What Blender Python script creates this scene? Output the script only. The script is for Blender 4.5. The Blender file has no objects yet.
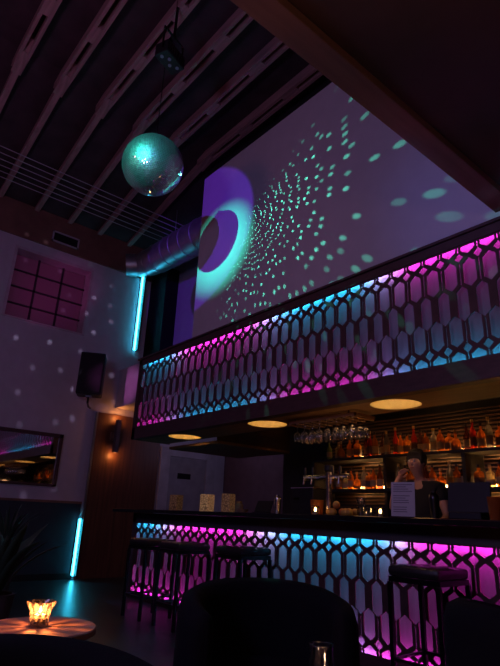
import bpy, bmesh, math, random
from mathutils import Vector, Matrix
random.seed(7)
C = bpy.context.scene.collection
PI = math.pi
E = 1.12                       # eye height above the floor
def V(*a): return Vector(a)
def Z(z): return z + E         # heights below are measured from eye level

# ------------------------------------------------------------------ materials
def new_mat(name):
    m = bpy.data.materials.new(name); m.use_nodes = True
    nt = m.node_tree; nt.nodes.clear()
    out = nt.nodes.new('ShaderNodeOutputMaterial')
    return m, nt, out
def P(name, col, rough=.5, metal=0., var=.12, scale=6., bump=0., bscale=60., coat=0., trans=0., ior=1.45, spec=.5, stretch=(1,1,1)):
    m, nt, out = new_mat(name)
    b = nt.nodes.new('ShaderNodeBsdfPrincipled')
    b.inputs['Roughness'].default_value = rough; b.inputs['Metallic'].default_value = metal
    b.inputs['Coat Weight'].default_value = coat; b.inputs['Transmission Weight'].default_value = trans
    b.inputs['IOR'].default_value = ior; b.inputs['Specular IOR Level'].default_value = spec
    tc = nt.nodes.new('ShaderNodeTexCoord'); mp = nt.nodes.new('ShaderNodeMapping')
    mp.inputs['Scale'].default_value = stretch
    nt.links.new(tc.outputs['Object'], mp.inputs['Vector'])
    n = nt.nodes.new('ShaderNodeTexNoise'); n.inputs['Scale'].default_value = scale; n.inputs['Detail'].default_value = 5
    nt.links.new(mp.outputs['Vector'], n.inputs['Vector'])
    r = nt.nodes.new('ShaderNodeValToRGB')
    r.color_ramp.elements[0].position = .3; r.color_ramp.elements[1].position = .7
    r.color_ramp.elements[0].color = tuple(c*(1-var) for c in col)+(1,)
    r.color_ramp.elements[1].color = tuple(min(1, c*(1+var)) for c in col)+(1,)
    nt.links.new(n.outputs['Fac'], r.inputs['Fac']); nt.links.new(r.outputs['Color'], b.inputs['Base Color'])
    if bump:
        n2 = nt.nodes.new('ShaderNodeTexNoise'); n2.inputs['Scale'].default_value = bscale
        nt.links.new(mp.outputs['Vector'], n2.inputs['Vector'])
        bp = nt.nodes.new('ShaderNodeBump'); bp.inputs['Strength'].default_value = bump; bp.inputs['Distance'].default_value = .01
        nt.links.new(n2.outputs['Fac'], bp.inputs['Height']); nt.links.new(bp.outputs['Normal'], b.inputs['Normal'])
    nt.links.new(b.outputs['BSDF'], out.inputs['Surface'])
    return m
def EM(name, col, s):
    m, nt, out = new_mat(name)
    e = nt.nodes.new('ShaderNodeEmission'); e.inputs['Color'].default_value = tuple(col)+(1,); e.inputs['Strength'].default_value = s
    nt.links.new(e.outputs['Emission'], out.inputs['Surface'])
    return m
CY = (.02, .38, .70); MG = (.80, .03, .55)
def LED(name, stops, x0, x1, s):
    """an addressable strip: its diodes change colour along its length"""
    m, nt, out = new_mat(name)
    tc = nt.nodes.new('ShaderNodeTexCoord'); sp = nt.nodes.new('ShaderNodeSeparateXYZ')
    nt.links.new(tc.outputs['Object'], sp.inputs['Vector'])
    mr = nt.nodes.new('ShaderNodeMapRange'); mr.inputs['From Min'].default_value = x0; mr.inputs['From Max'].default_value = x1
    nt.links.new(sp.outputs['X'], mr.inputs['Value'])
    r = nt.nodes.new('ShaderNodeValToRGB'); els = r.color_ramp.elements
    for i, (x, c) in enumerate(stops):
        p = (x-x0)/(x1-x0)
        e = els[i] if i < 2 else els.new(p)
        e.position = p; e.color = tuple(c)+(1,)
    nt.links.new(mr.outputs['Result'], r.inputs['Fac'])
    e = nt.nodes.new('ShaderNodeEmission'); e.inputs['Strength'].default_value = s
    nt.links.new(r.outputs['Color'], e.inputs['Color']); nt.links.new(e.outputs['Emission'], out.inputs['Surface'])
    return m
def bottle_glass(name, col, tr=.6, glow=0):
    m, nt, out = new_mat(name)
    b = nt.nodes.new('ShaderNodeBsdfPrincipled'); b.inputs['Roughness'].default_value = .12
    n = nt.nodes.new('ShaderNodeTexNoise'); n.inputs['Scale'].default_value = 9
    tc = nt.nodes.new('ShaderNodeTexCoord'); nt.links.new(tc.outputs['Object'], n.inputs['Vector'])
    mx = nt.nodes.new('ShaderNodeMix'); mx.data_type = 'RGBA'
    mx.inputs['A'].default_value = tuple(c*.7 for c in col)+(1,); mx.inputs['B'].default_value = tuple(col)+(1,)
    nt.links.new(n.outputs['Fac'], mx.inputs['Factor']); nt.links.new(mx.outputs['Result'], b.inputs['Base Color'])
    t = nt.nodes.new('ShaderNodeBsdfTranslucent'); nt.links.new(mx.outputs['Result'], t.inputs['Color'])
    tp = nt.nodes.new('ShaderNodeBsdfTransparent'); tp.inputs['Color'].default_value = tuple(max(.02, c)**.5 for c in col)+(1,)
    m1 = nt.nodes.new('ShaderNodeMixShader'); m1.inputs['Fac'].default_value = .62
    nt.links.new(t.outputs['BSDF'], m1.inputs[1]); nt.links.new(tp.outputs['BSDF'], m1.inputs[2])
    ms = nt.nodes.new('ShaderNodeMixShader'); ms.inputs['Fac'].default_value = tr
    nt.links.new(b.outputs['BSDF'], ms.inputs[1]); nt.links.new(m1.outputs['Shader'], ms.inputs[2])
    nt.links.new(ms.outputs['Shader'], out.inputs['Surface'])
    return m
def clear_glass(name, tint=(.95, .97, 1)):
    """thin-walled glass: clear with a Fresnel sheen"""
    m, nt, out = new_mat(name)
    t = nt.nodes.new('ShaderNodeBsdfTransparent'); t.inputs['Color'].default_value = tuple(tint)+(1,)
    g = nt.nodes.new('ShaderNodeBsdfGlossy'); g.inputs['Roughness'].default_value = .06
    l = nt.nodes.new('ShaderNodeLayerWeight'); l.inputs['Blend'].default_value = .35
    n = nt.nodes.new('ShaderNodeTexNoise'); n.inputs['Scale'].default_value = 40
    bp = nt.nodes.new('ShaderNodeBump'); bp.inputs['Strength'].default_value = .1
    nt.links.new(n.outputs['Fac'], bp.inputs['Height']); nt.links.new(bp.outputs['Normal'], g.inputs['Normal'])
    ms = nt.nodes.new('ShaderNodeMixShader')
    mu = nt.nodes.new('ShaderNodeMath'); mu.operation = 'MULTIPLY_ADD'; mu.inputs[1].default_value = .75; mu.inputs[2].default_value = .08
    nt.links.new(l.outputs['Fresnel'], mu.inputs[0]); nt.links.new(mu.outputs[0], ms.inputs['Fac'])
    nt.links.new(t.outputs['BSDF'], ms.inputs[1]); nt.links.new(g.outputs['BSDF'], ms.inputs[2])
    nt.links.new(ms.outputs['Shader'], out.inputs['Surface'])
    return m

M = {}
M['white_wall'] = P('white_paint', (.68, .64, .68), .7, var=.03, bump=.05, bscale=150)
M['lilac_wall'] = P('pale_paint', (.58, .54, .60), .75, var=.05, bump=.05, bscale=150)
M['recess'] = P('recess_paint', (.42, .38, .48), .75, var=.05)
M['wainscot'] = P('dark_wainscot_paint', (.035, .045, .06), .5, var=.1)
M['header'] = P('brown_header_paint', (.22, .11, .08), .6, var=.2, scale=3)
M['deck'] = P('dark_roof_deck', (.06, .035, .04), .8, var=.3, scale=3)
M['joist'] = P('stained_joist_timber', (.42, .25, .23), .6, var=.25, scale=5, stretch=(.3, 4, 4))
M['soffit'] = P('dark_soffit_plaster', (.10, .065, .06), .75, var=.08)
M['beam'] = P('brown_beam_timber', (.27, .15, .11), .6, var=.15, scale=4, stretch=(4, .4, 4))
M['floor'] = P('sealed_dark_concrete', (.022, .022, .027), .34, var=.3, scale=5, bump=.12, bscale=35)
M['dark'] = P('dark_wall_paint', (.03, .026, .03), .7)
M['black'] = P('black_paint', (.012, .012, .014), .55)
M['black_gloss'] = P('black_gloss', (.008, .008, .01), .3, coat=.2)
M['backroom'] = P('dim_backroom_paint', (.16, .10, .12), .8)
M['door'] = P('grey_door_paint', (.35, .33, .36), .6)
M['door_frame'] = P('pale_door_frame', (.50, .47, .52), .6)
M['frame_wood'] = P('dark_carved_wood', (.085, .045, .045), .5, var=.2, scale=8, stretch=(1, 1, 4))
M['panel'] = P('painted_back_panel', (.15, .15, .16), .75, var=.12, scale=14, stretch=(1, 1, .3))
M['ply'] = P('oiled_soffit_wood', (.33, .19, .10), .55, var=.18, scale=5, stretch=(.4, 3, 1))
M['wood_wall'] = P('reddish_wood_panel', (.13, .055, .032), .45, var=.3, scale=6, stretch=(4, 4, .25))
M['counter'] = P('black_stone_counter', (.012, .011, .013), .25, coat=.3)
M['gunmetal'] = P('gunmetal', (.07, .07, .075), .28, metal=1)
M['chrome'] = P('brushed_steel', (.62, .60, .58), .25, metal=1)
M['galv'] = P('galvanised_steel', (.55, .55, .58), .38, metal=.85, var=.15)
M['brass'] = P('bronze_metal', (.35, .24, .18), .4, metal=.8)
M['velvet'] = P('navy_velvet', (.0035, .004, .008), .85, bump=.2, bscale=200, spec=.2)
M['leather'] = P('black_leather', (.02, .018, .02), .42, bump=.15, bscale=120)
M['can'] = P('gold_can_lining', (.80, .62, .34), .5, bump=.3, bscale=90)
M['aluminium'] = P('aluminium', (.5, .5, .52), .35, metal=1)
M['muntin'] = P('dark_muntin', (.03, .02, .03), .6)
M['reveal'] = P('window_reveal_paint', (.55, .45, .52), .7)
M['glassclear'] = clear_glass('clear_glass')
M['leaf'] = P('dark_green_leaf', (.03, .06, .035), .45, var=.3)
M['pot'] = P('dark_clay_pot', (.05, .04, .04), .7)
M['skin'] = P('skin', (.50, .27, .20), .5, var=.08)
M['hair'] = P('dark_hair', (.012, .009, .008), .6, bump=.4, bscale=120)
M['shirt'] = P('black_cotton', (.012, .012, .015), .85)
M['jeans'] = P('dark_denim', (.02, .022, .03), .85)
M['lemon'] = P('lemon_rind', (.75, .42, .08), .5, bump=.15, bscale=120)
M['orange'] = P('orange_rind', (.72, .27, .06), .5, bump=.15, bscale=120)
M['paper'] = P('white_paper', (.72, .70, .74), .8, var=.03)
M['ink'] = P('grey_print', (.22, .21, .25), .8)
M['label'] = P('cream_label_paper', (.38, .24, .13), .8)
M['labeld'] = P('dark_label_paper', (.10, .05, .04), .7)
M['cap'] = P('black_cap', (.02, .018, .02), .4)
M['capg'] = P('gold_cap', (.55, .36, .12), .35, metal=.8)
M['wax'] = P('candle_wax', (.8, .6, .4), .5)
M['flame'] = EM('candle_flame', (1, .50, .14), 40)
M['tabletop'] = P('dark_walnut_tabletop', (.22, .14, .11), .45, var=.15, stretch=(1, 4, 1))

# ------------------------------------------------------------------ mesh helpers
def B(): return bmesh.new()
def box(bm, x0, x1, y0, y1, z0, z1, bev=0, mat=None):
    r = bmesh.ops.create_cube(bm, size=1)
    vs = r['verts']
    for v in vs:
        v.co = V(x0+(v.co.x+.5)*(x1-x0), y0+(v.co.y+.5)*(y1-y0), z0+(v.co.z+.5)*(z1-z0))
    if bev:
        es = list({e for v in vs for e in v.link_edges})
        bmesh.ops.bevel(bm, geom=es, offset=bev, segments=2, affect='EDGES', profile=.5)
    elif mat is not None:
        bmesh.ops.transform(bm, matrix=mat, verts=vs)
def lathe(bm, prof, seg=24, c=(0, 0, 0), sq=0, cap=True, rx=1, ry=1):
    """profile of (radius, z); sq squares the cross-section"""
    rings = []
    for r, z in prof:
        ring = []
        for i in range(seg):
            a = 2*PI*i/seg; ca, sa = math.cos(a), math.sin(a)
            k = 1
            if sq: k = 1/((abs(ca)**(2+sq)+abs(sa)**(2+sq))**(1/(2+sq)))
            ring.append(bm.verts.new((c[0]+r*k*ca*rx, c[1]+r*k*sa*ry, c[2]+z)))
        rings.append(ring)
    for a, b in zip(rings, rings[1:]):
        for i in range(seg):
            j = (i+1) % seg
            bm.faces.new((a[i], a[j], b[j], b[i]))
    if cap:
        bm.faces.new(rings[0][::-1]); bm.faces.new(rings[-1])
def tube(bm, pts, r, seg=10, cap=True, closed=False):
    pts = [Vector(p) for p in pts]; n = len(pts)
    rs = r if isinstance(r, (list, tuple)) else [r]*n
    rings = []; up0 = None
    for i, p in enumerate(pts):
        if closed: t = pts[(i+1) % n]-pts[i-1]
        else: t = pts[min(i+1, n-1)]-pts[max(i-1, 0)]
        t.normalize()
        if up0 is None:
            up0 = V(0, 0, 1) if abs(t.z) < .9 else V(1, 0, 0)
        u = (up0-t*up0.dot(t)).normalized(); up0 = u
        w = t.cross(u)
        rings.append([bm.verts.new(p+rs[i]*(math.cos(2*PI*k/seg)*u+math.sin(2*PI*k/seg)*w)) for k in range(seg)])
    pr = list(zip(rings, rings[1:]))
    if closed: pr.append((rings[-1], rings[0]))
    for a, b in pr:
        for k in range(seg):
            l = (k+1) % seg
            bm.faces.new((a[k], a[l], b[l], b[k]))
    if cap and not closed:
        bm.faces.new(rings[0][::-1]); bm.faces.new(rings[-1])
def ball(bm, c, r, seg=16, rings=10, sc=(1, 1, 1)):
    r_ = bmesh.ops.create_uvsphere(bm, u_segments=seg, v_segments=rings, radius=r)
    for v in r_['verts']: v.co = V(c[0]+v.co.x*sc[0], c[1]+v.co.y*sc[1], c[2]+v.co.z*sc[2])
def obj(name, bm, mat, parent=None, smooth=False, loc=None):
    bmesh.ops.recalc_face_normals(bm, faces=bm.faces[:])
    me = bpy.data.meshes.new(name); bm.to_mesh(me); bm.free()
    if smooth:
        me.polygons.foreach_set('use_smooth', [True]*len(me.polygons))
    me.materials.append(mat)
    o = bpy.data.objects.new(name, me); C.objects.link(o)
    if parent is not None: o.parent = parent
    if loc is not None: o.location = loc
    if smooth and smooth != 'all':
        md = o.modifiers.new('edges', 'EDGE_SPLIT'); md.split_angle = math.radians(40)
    return o
def tag(o, label, cat, group=None, kind=None):
    if label: o['label'] = label
    if cat: o['category'] = cat
    if group: o['group'] = group
    if kind: o['kind'] = kind
    return o
def thing(name, label, cat, loc=(0, 0, 0), rz=0, group=None):
    o = bpy.data.objects.new(name, None); C.objects.link(o)
    o.empty_display_size = .1
    o.location = loc; o.rotation_euler = (0, 0, rz)
    return tag(o, label, cat, group)
def struct(name, bm, mat, parent=None, smooth=False):
    o = obj(name, bm, mat, parent, smooth)
    if parent is None: o['kind'] = 'structure'
    return o
def sroot(name):
    o = bpy.data.objects.new(name, None); C.objects.link(o); o['kind'] = 'structure'; return o
def dup(root, loc, rz, label, group=None):
    r = root.copy(); C.objects.link(r); r.location = loc; r.rotation_euler = (0, 0, rz)
    r['label'] = label
    if group: r['group'] = group
    for ch in list(root.children):
        c = ch.copy(); C.objects.link(c); c.parent = r
        for g in list(ch.children):
            d = g.copy(); C.objects.link(d); d.parent = c
    return r
def simple_box(name, dims, mat, parent=None, bev=0):
    bm = B(); box(bm, *dims, bev=bev); return obj(name, bm, mat, parent)
def plate_mesh(outer, holes, th):
    """flat plate with holes, in local XY, thickness along Z"""
    cu = bpy.data.curves.new('plate', 'CURVE'); cu.dimensions = '2D'; cu.fill_mode = 'BOTH'; cu.extrude = th/2
    for loop in [outer]+holes:
        s = cu.splines.new('POLY'); s.points.add(len(loop)-1); s.use_cyclic_u = True
        for p, (x, y) in zip(s.points, loop): p.co = (x, y, 0, 1)
    o = bpy.data.objects.new('plate', cu); C.objects.link(o)
    dg = bpy.context.evaluated_depsgraph_get()
    me = bpy.data.meshes.new_from_object(o.evaluated_get(dg))
    bpy.data.objects.remove(o); bpy.data.curves.remove(cu)
    return me
def mesh_obj(name, me, mat, parent, loc=(0, 0, 0), rot=(0, 0, 0)):
    me.materials.clear(); me.materials.append(mat)
    o = bpy.data.objects.new(name, me); C.objects.link(o); o.parent = parent; o.location = loc; o.rotation_euler = rot
    return o
ORD = 'first second third fourth fifth sixth seventh eighth ninth tenth eleventh twelfth thirteenth fourteenth fifteenth sixteenth seventeenth eighteenth nineteenth twentieth'.split()
def ordn(n):
    if n < 20: return ORD[n]
    t = {2: 'twenty', 3: 'thirty', 4: 'forty'}
    a, b = divmod(n+1, 10)
    return t[a]+('-'+ORD[b-1] if b else '') if b else {2: 'twentieth', 3: 'thirtieth', 4: 'fortieth'}[a]

XL = -9.5                      # left wall plane
ROOF = Z(6.05)
# ------------------------------------------------------------------ the room
bm = B(); box(bm, -11, 4.2, -3.6, 8, -.1, 0); struct('floor', bm, M['floor'])
bm = B()
for (x0, z0, x1, z1) in ((-6.6, ROOF+.16, 4.2, ROOF+.16), (-6.6, ROOF+.16, XL-.1, ROOF-.58)):
    a = [bm.verts.new(p) for p in ((x0, -3.6, z0), (x1, -3.6, z1), (x1, 8, z1), (x0, 8, z0))]
    b = [bm.verts.new(v.co+V(0, 0, .1)) for v in a]
    bm.faces.new(a); bm.faces.new(b[::-1])
    for i in range(4): bm.faces.new((a[i], b[i], b[(i+1) % 4], a[(i+1) % 4]))
struct('ceiling', bm, M['deck'])
# left wall with the window opening cut out
wy0, wy1, wz0, wz1 = 2.09, 3.63, Z(3.215), Z(4.62)
top = Z(4.80)
bm = B()
box(bm, XL-.32, XL, -3.6, wy0, 0, top); box(bm, XL-.32, XL, wy1, 8, 0, top)
box(bm, XL-.32, XL, wy0, wy1, 0, wz0); box(bm, XL-.32, XL, wy0, wy1, wz1, top)
struct('wall_left', bm, M['lilac_wall'])
bm = B(); box(bm, XL-.15, XL+.03, -3.6, 8, top, Z(5.62)); struct('trim_1', bm, M['header'])
bm = B(); box(bm, XL, XL+.025, -3.6, 4.05, 0, Z(.11)); struct('wall_wainscot', bm, M['wainscot'])
bm = B(); box(bm, XL, XL+.04, -3.6, 4.05, Z(.11), Z(.15)); struct('trim_2', bm, M['header'])
bm = B(); box(bm, XL+.025, XL+.04, -3.6, 4.05, 0, .1); struct('baseboard_left', bm, M['black'])
bm = B(); box(bm, XL, XL+.03, 4.13, 5.54, 0, Z(1.79)); struct('wall_panelling', bm, M['wood_wall'])
bm = B(); box(bm, XL, XL+.045, 4.095, 4.13, 0, Z(1.79)); struct('trim_3', bm, M['aluminium'])
bm = B(); box(bm, -6.30, 4.2, 4.06, 4.17, Z(2.435), Z(5.36)); struct('wall_back', bm, M['white_wall'])
bm = B(); box(bm, XL, 4.2, 5.25, 5.35, Z(1.95), Z(6.2)); struct('wall_recess', bm, M['recess'])
bm = B(); box(bm, XL, -8.84, 4.95, 5.25, Z(2.69), Z(4.95)); struct('wall_column', bm, P('black_column_paint', (.010, .010, .012), .65, spec=.08))
bm = B(); box(bm, XL, -7.70, 4.47, 5.25, Z(1.92), Z(2.69)); struct('ceiling_bulkhead', bm, M['lilac_wall'])
bm = B(); box(bm, XL, -6.55, 7.25, 7.35, 0, Z(2.4)); struct('wall_passage', bm, M['backroom'])
bm = B(); box(bm, -6.55, -5.25, 6.25, 6.35, 0, Z(2.0)); struct('wall_partition', bm, M['dark'])
bm = B(); box(bm, -5.25, 4.2, 6.05, 6.15, 0, Z(2.0)); struct('wall_rear', bm, M['black'])
bm = B(); box(bm, XL, 4.2, 4.70, 7.35, Z(1.93), Z(1.95)); struct('ceiling_passage', bm, M['dark'])
bm = B(); box(bm, 4.1, 4.2, -3.6, 8, 0, Z(6.3)); struct('wall_right', bm, M['dark'])
bm = B(); box(bm, XL, 4.2, -3.6, -3.5, 0, Z(6.3)); struct('wall_front', bm, M['dark'])
# dropped soffit over the seats with the brown edge beam
bm = B(); box(bm, -1.455, 4.1, -3.5, 4.04, Z(2.56), Z(2.8)); struct('ceiling_soffit', bm, M['soffit'])
bm = B(); box(bm, -1.62, -1.455, -3.5, 3.96, Z(2.50), Z(3.1), bev=.006); struct('ceiling_beam', bm, M['beam'])

# window
w = sroot('window_1')
bm = B()
box(bm, XL-.30, XL+.012, wy0-.0, wy0+.05, wz0, wz1); box(bm, XL-.30, XL+.012, wy1-.05, wy1, wz0, wz1)
box(bm, XL-.30, XL+.012, wy0+.05, wy1-.05, wz1-.05, wz1); box(bm, XL-.30, XL+.012, wy0+.05, wy1-.05, wz0, wz0+.03)
obj('window_frame', bm, M['reveal'], w)
bm = B()
for k in range(1, 3):
    y = wy0+.05+(wy1-wy0-.1)*k/3; box(bm, XL-.26, XL-.22, y-.018, y+.018, wz0+.03, wz1-.05)
for k in range(1, 4):
    z = wz0+.03+(wz1-wz0-.08)*k/4; box(bm, XL-.26, XL-.22, wy0+.05, wy1-.05, z-.015, z+.015)
obj('muntin_grid', bm, M['muntin'], w)
m, nt, out = new_mat('magenta_lit_frosted_pane')
bs = nt.nodes.new('ShaderNodeBsdfPrincipled'); bs.inputs['Base Color'].default_value = (.13, .045, .10, 1); bs.inputs['Roughness'].default_value = .35
nz = nt.nodes.new('ShaderNodeTexNoise'); nz.inputs['Scale'].default_value = 2.2
rp = nt.nodes.new('ShaderNodeValToRGB'); rp.color_ramp.elements[0].color = (.7, .10, .42, 1); rp.color_ramp.elements[1].color = (1, .20, .62, 1)
tc = nt.nodes.new('ShaderNodeTexCoord'); nt.links.new(tc.outputs['Object'], nz.inputs['Vector'])
nt.links.new(nz.outputs['Fac'], rp.inputs['Fac']); nt.links.new(rp.outputs['Color'], bs.inputs['Emission Color'])
bs.inputs['Emission Strength'].default_value = .022
nt.links.new(bs.outputs['BSDF'], out.inputs['Surface']); M['pane'] = m
for k in range(3):
    y = wy0+.05+(wy1-wy0-.1)*k/3
    for q in range(4):
        z = wz0+.03+(wz1-wz0-.08)*q/4
        simple_box('window_pane', (XL-.255, XL-.245, y+.018, y+(wy1-wy0-.1)/3-.018, z+.015, z+(wz1-wz0-.08)/4-.015), M['pane'], w)
# door at the end of the bar passage, on the left wall
dr = sroot('door_1')
simple_box('door_leaf', (XL+.002, XL+.035, 5.80, 6.72, .02, Z(1.13)), M['door'], dr, .004)
bm = B(); box(bm, XL, XL+.06, 5.58, 5.80, 0, Z(1.30)); box(bm, XL, XL+.06, 6.72, 6.95, 0, Z(1.30)); box(bm, XL, XL+.06, 5.80, 6.72, Z(1.135), Z(1.30))
obj('door_frame', bm, M['door_frame'], dr)
bm = B(); tube(bm, [(XL+.035, 5.88, Z(-.08)), (XL+.09, 5.88, Z(-.08)), (XL+.09, 6.0, Z(-.08))], .012, 8); obj('door_handle', bm, M['chrome'], dr, True)
sg = tag(simple_box('door_sign', (XL+.035, XL+.045, 6.02, 6.34, Z(.70), Z(.81)), M['black_gloss'], None, .002), 'small black rectangular plaque fixed to the grey door', 'sign')

# joists: twin boards with spacer blocks over the hall, single rafters down to the left wall
JY = [1.02, 1.64, 2.32, 2.98, 3.62, 4.30, .38, -.3]
JN = ['third double ceiling joist counted from the top left corner of the view', 'double ceiling joist passing left of the hanging black light fixture',
      'double ceiling joist running above the hanging black light fixture', 'double ceiling joist running just behind the mirror ball',
      'double ceiling joist next to last before the white wall', 'double ceiling joist closest to the top of the white wall', 'outermost double ceiling joist in the top left corner', '']
JN[0] = 'leftmost double ceiling joist, cutting the top left corner of the view'
jroot = None
for i, y in enumerate(JY[:6]):
    if jroot is None:
        jroot = thing('ceiling_joist', JN[i], 'joist', (-6.6, y, ROOF), 0, 'reddish double ceiling joists')
        for s in (-1, 1):
            simple_box('board', (-.25, 9.5, s*.060-.024, s*.060+.024, 0, .16), M['joist'], jroot)
        for k in range(9):
            x = .9+1.05*k; simple_box('spacer_block', (x, x+.30, -.036, .036, .004, .14), M['joist'], jroot)
        bm = B(); L = 3.0; sl = math.atan2(.62, 2.9)
        mt = Matrix.Rotation(-sl, 4, 'Y')
        box(bm, -L, .35, -.045, .045, .0, .14, mat=mt); obj('rafter', bm, M['joist'], jroot)
        bm = B(); box(bm, -.28, .12, -.07, .07, -.012, .02, mat=mt); obj('joint_plate', bm, M['joist'], jroot)
    else:
        dup(jroot, (-6.6, y, ROOF), 0, JN[i])
# conduits strung under the rafters
for k in range(6):
    x = -7.69-.167*k; bm = B()
    tube(bm, [(0, -3.4, 0), (0, 2, -.008), (0, 5.2, 0)], .008, 6)
    o = obj('conduit', bm, P('pale_steel_%d' % k, (.42, .40, .43), .4), None, True, (x, 0, Z(5.275)))
    tag(o, ('outermost thin steel rod under the rafters, closest to the mirror ball' if k == 0 else 'thin steel rod closest to the vent in the left wall header' if k == 5 else
        ordn(k)+' thin steel rod under the rafters, counted from the mirror ball side'), 'rod', 'thin steel rods strung under the rafters')
# vent in the header
vt = thing('air_vent', 'small rectangular white-framed air vent in the brown header above the window', 'vent', (XL+.03, 2.96, Z(5.05)))
bm = B(); a, b = .27, .115
box(bm, 0, .02, -a, a, -b, -b+.03); box(bm, 0, .02, -a, a, b-.03, b); box(bm, 0, .02, -a, -a+.03, -b, b); box(bm, 0, .02, a-.03, a, -b, b)
obj('frame', bm, M['door_frame'], vt)
bm = B(); box(bm, 0, .004, -a+.03, a-.03, -b+.03, b-.03)
for k in range(5): box(bm, .004, .014, -a+.03, a-.03, -b+.045+k*.032, -b+.052+k*.032)
obj('grille', bm, M['black'], vt)
# duct
du = thing('air_duct', 'round galvanised spiral air duct bending down beside the white wall', 'duct', (0, 0, 0))
path = [(-5.6, 4.62, 4.72), (-6.6, 4.62, 4.80), (-7.4, 4.62, 4.87), (-8.1, 4.62, 4.92), (-8.55, 4.60, 4.93), (-8.85, 4.53, 4.90), (-9.05, 4.40, 4.86), (-9.15, 4.22, 4.83)]
path = [V(x, y, Z(z)) for x, y, z in path]
bm = B(); tube(bm, path, [.315, .315, .31, .305, .30, .28, .24, .20], 28); obj('duct_pipe', bm, M['galv'], du, True)
def ring(bm, c, t, r, th):
    t = t.normalized(); u = t.cross(V(0, 0, 1)).normalized(); w = t.cross(u)
    tube(bm, [c+r*(math.cos(2*PI*k/28)*u+math.sin(2*PI*k/28)*w) for k in range(28)], th, 6, closed=True)
for a, b, f, r in ((0, 1, .5, .318), (1, 2, .1, .318), (1, 2, .6, .316), (2, 3, .1, .315), (2, 3, .6, .311), (3, 4, .1, .309), (4, 5, .2, .301), (5, 6, .3, .272)):
    bm = B(); ring(bm, path[a].lerp(path[b], f), path[b]-path[a], r, .007); obj('seam_ring', bm, M['galv'], du, True)
bm = B(); tube(bm, [path[-2].lerp(path[-1], .3), path[-1]+V(-.03, -.06, -.01)], .235, 24); obj('collar', bm, M['galv'], du, True)
for p in (path[1], path[3]): bm = B(); tube(bm, [p+V(0, 0, .3), p+V(0, 0, 1.2)], .008, 6); obj('hanger_rod', bm, M['galv'], du, True)

# ------------------------------------------------------------------ mirror ball
BALL = V(-5.07, 2.48, Z(4.13)); BR = .382
mb = thing('mirror_ball', 'mirror-tiled disco ball hanging from the ceiling', 'disco ball', BALL)
bm = B(); rows = 58; g = .12
for i in range(rows):
    l0, l1 = -PI/2+PI*i/rows, -PI/2+PI*(i+1)/rows; lm = (l0+l1)/2
    n = max(6, round(2*PI*math.cos(lm)*rows/PI))
    dl = (l1-l0)*g/2
    for k in range(n):
        a0, a1 = 2*PI*(k+g/2)/n, 2*PI*(k+1-g/2)/n
        jt = [random.uniform(-1, 1)*.0009 for _ in range(4)]
        q = []
        for j, (la, lo) in enumerate(((l0+dl, a0), (l0+dl, a1), (l1-dl, a1), (l1-dl, a0))):
            r = BR+jt[j]; q.append(bm.verts.new((r*math.cos(la)*math.cos(lo), r*math.cos(la)*math.sin(lo), r*math.sin(la))))
        bm.faces.new(q)
m, nt, out = new_mat('mirror_tile')
ga = nt.nodes.new('ShaderNodeBsdfGlossy'); ga.inputs['Roughness'].default_value = .04; ga.inputs['Color'].default_value = (.8, .82, .84, 1)
gb = nt.nodes.new('ShaderNodeBsdfGlossy'); gb.inputs['Roughness'].default_value = .5; gb.inputs['Color'].default_value = (.62, .66, .68, 1)
nz = nt.nodes.new('ShaderNodeTexNoise'); nz.inputs['Scale'].default_value = 5; tc = nt.nodes.new('ShaderNodeTexCoord')
nt.links.new(tc.outputs['Object'], nz.inputs['Vector'])
mr = nt.nodes.new('ShaderNodeMapRange'); mr.inputs['To Min'].default_value = .3; mr.inputs['To Max'].default_value = .55
nt.links.new(nz.outputs['Fac'], mr.inputs['Value'])
ms = nt.nodes.new('ShaderNodeMixShader'); nt.links.new(mr.outputs['Result'], ms.inputs['Fac'])
nt.links.new(ga.outputs[0], ms.inputs[1]); nt.links.new(gb.outputs[0], ms.inputs[2]); nt.links.new(ms.outputs[0], out.inputs['Surface'])
M['mirror_tile'] = m
obj('mirror_tiles', bm, M['mirror_tile'], mb)
bm = B(); ball(bm, (0, 0, 0), BR-.003, 48, 32); obj('core', bm, P('dark_grout', (.05, .06, .06), .5), mb, True)
bm = B(); lathe(bm, [(.07, .37), (.07, .395), (.02, .405), (.012, .43)], 16); obj('cap', bm, M['chrome'], mb, True)
bm = B(); tube(bm, [(0, 0, .45), (0, 0, ROOF-BALL.z-.1)], .006, 8); obj('hanging_rod', bm, M['gunmetal'], mb, True)
bm = B(); lathe(bm, [(.06, ROOF-BALL.z-.13), (.06, ROOF-BALL.z+.16)], 16); obj('motor', bm, M['black'], mb, True)
# black light fixture hung between joists
pj = thing('light_fixture', 'black boxy light fixture hanging from the ceiling above the mirror ball', 'light fixture', (-4.47, 2.24, Z(5.25)), .35)
bm = B(); box(bm, -.10, .10, -.17, .17, -.09, .09, .015); obj('housing', bm, M['black'], pj)
bm = B(); box(bm, .02, .04, -.19, -.175, -.02, .30); box(bm, .02, .04, .175, .19, -.02, .30); box(bm, .02, .04, -.19, .19, .29, .31); tube(bm, [(.03, 0, .3), (.03, 0, ROOF-Z(5.25)+.16)], .018, 8); obj('yoke', bm, M['gunmetal'], pj)
for k in range(4):
    bm = B(); lathe(bm, [(.022, -.006), (.022, .006)], 12); o = obj('lens', bm, P('lens_%d' % k, (.25, .32, .42), .15, coat=.6), pj); o.rotation_euler = (0, 0, 0); o.location = (.055*(k % 2)-.02, -.12+.075*k, -.093)
bm = B(); 
for k in range(7): box(bm, .1, .106, -.14+k*.042, -.12+k*.042, -.05, .06)
obj('cooling_fins', bm, M['gunmetal'], pj)

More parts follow.
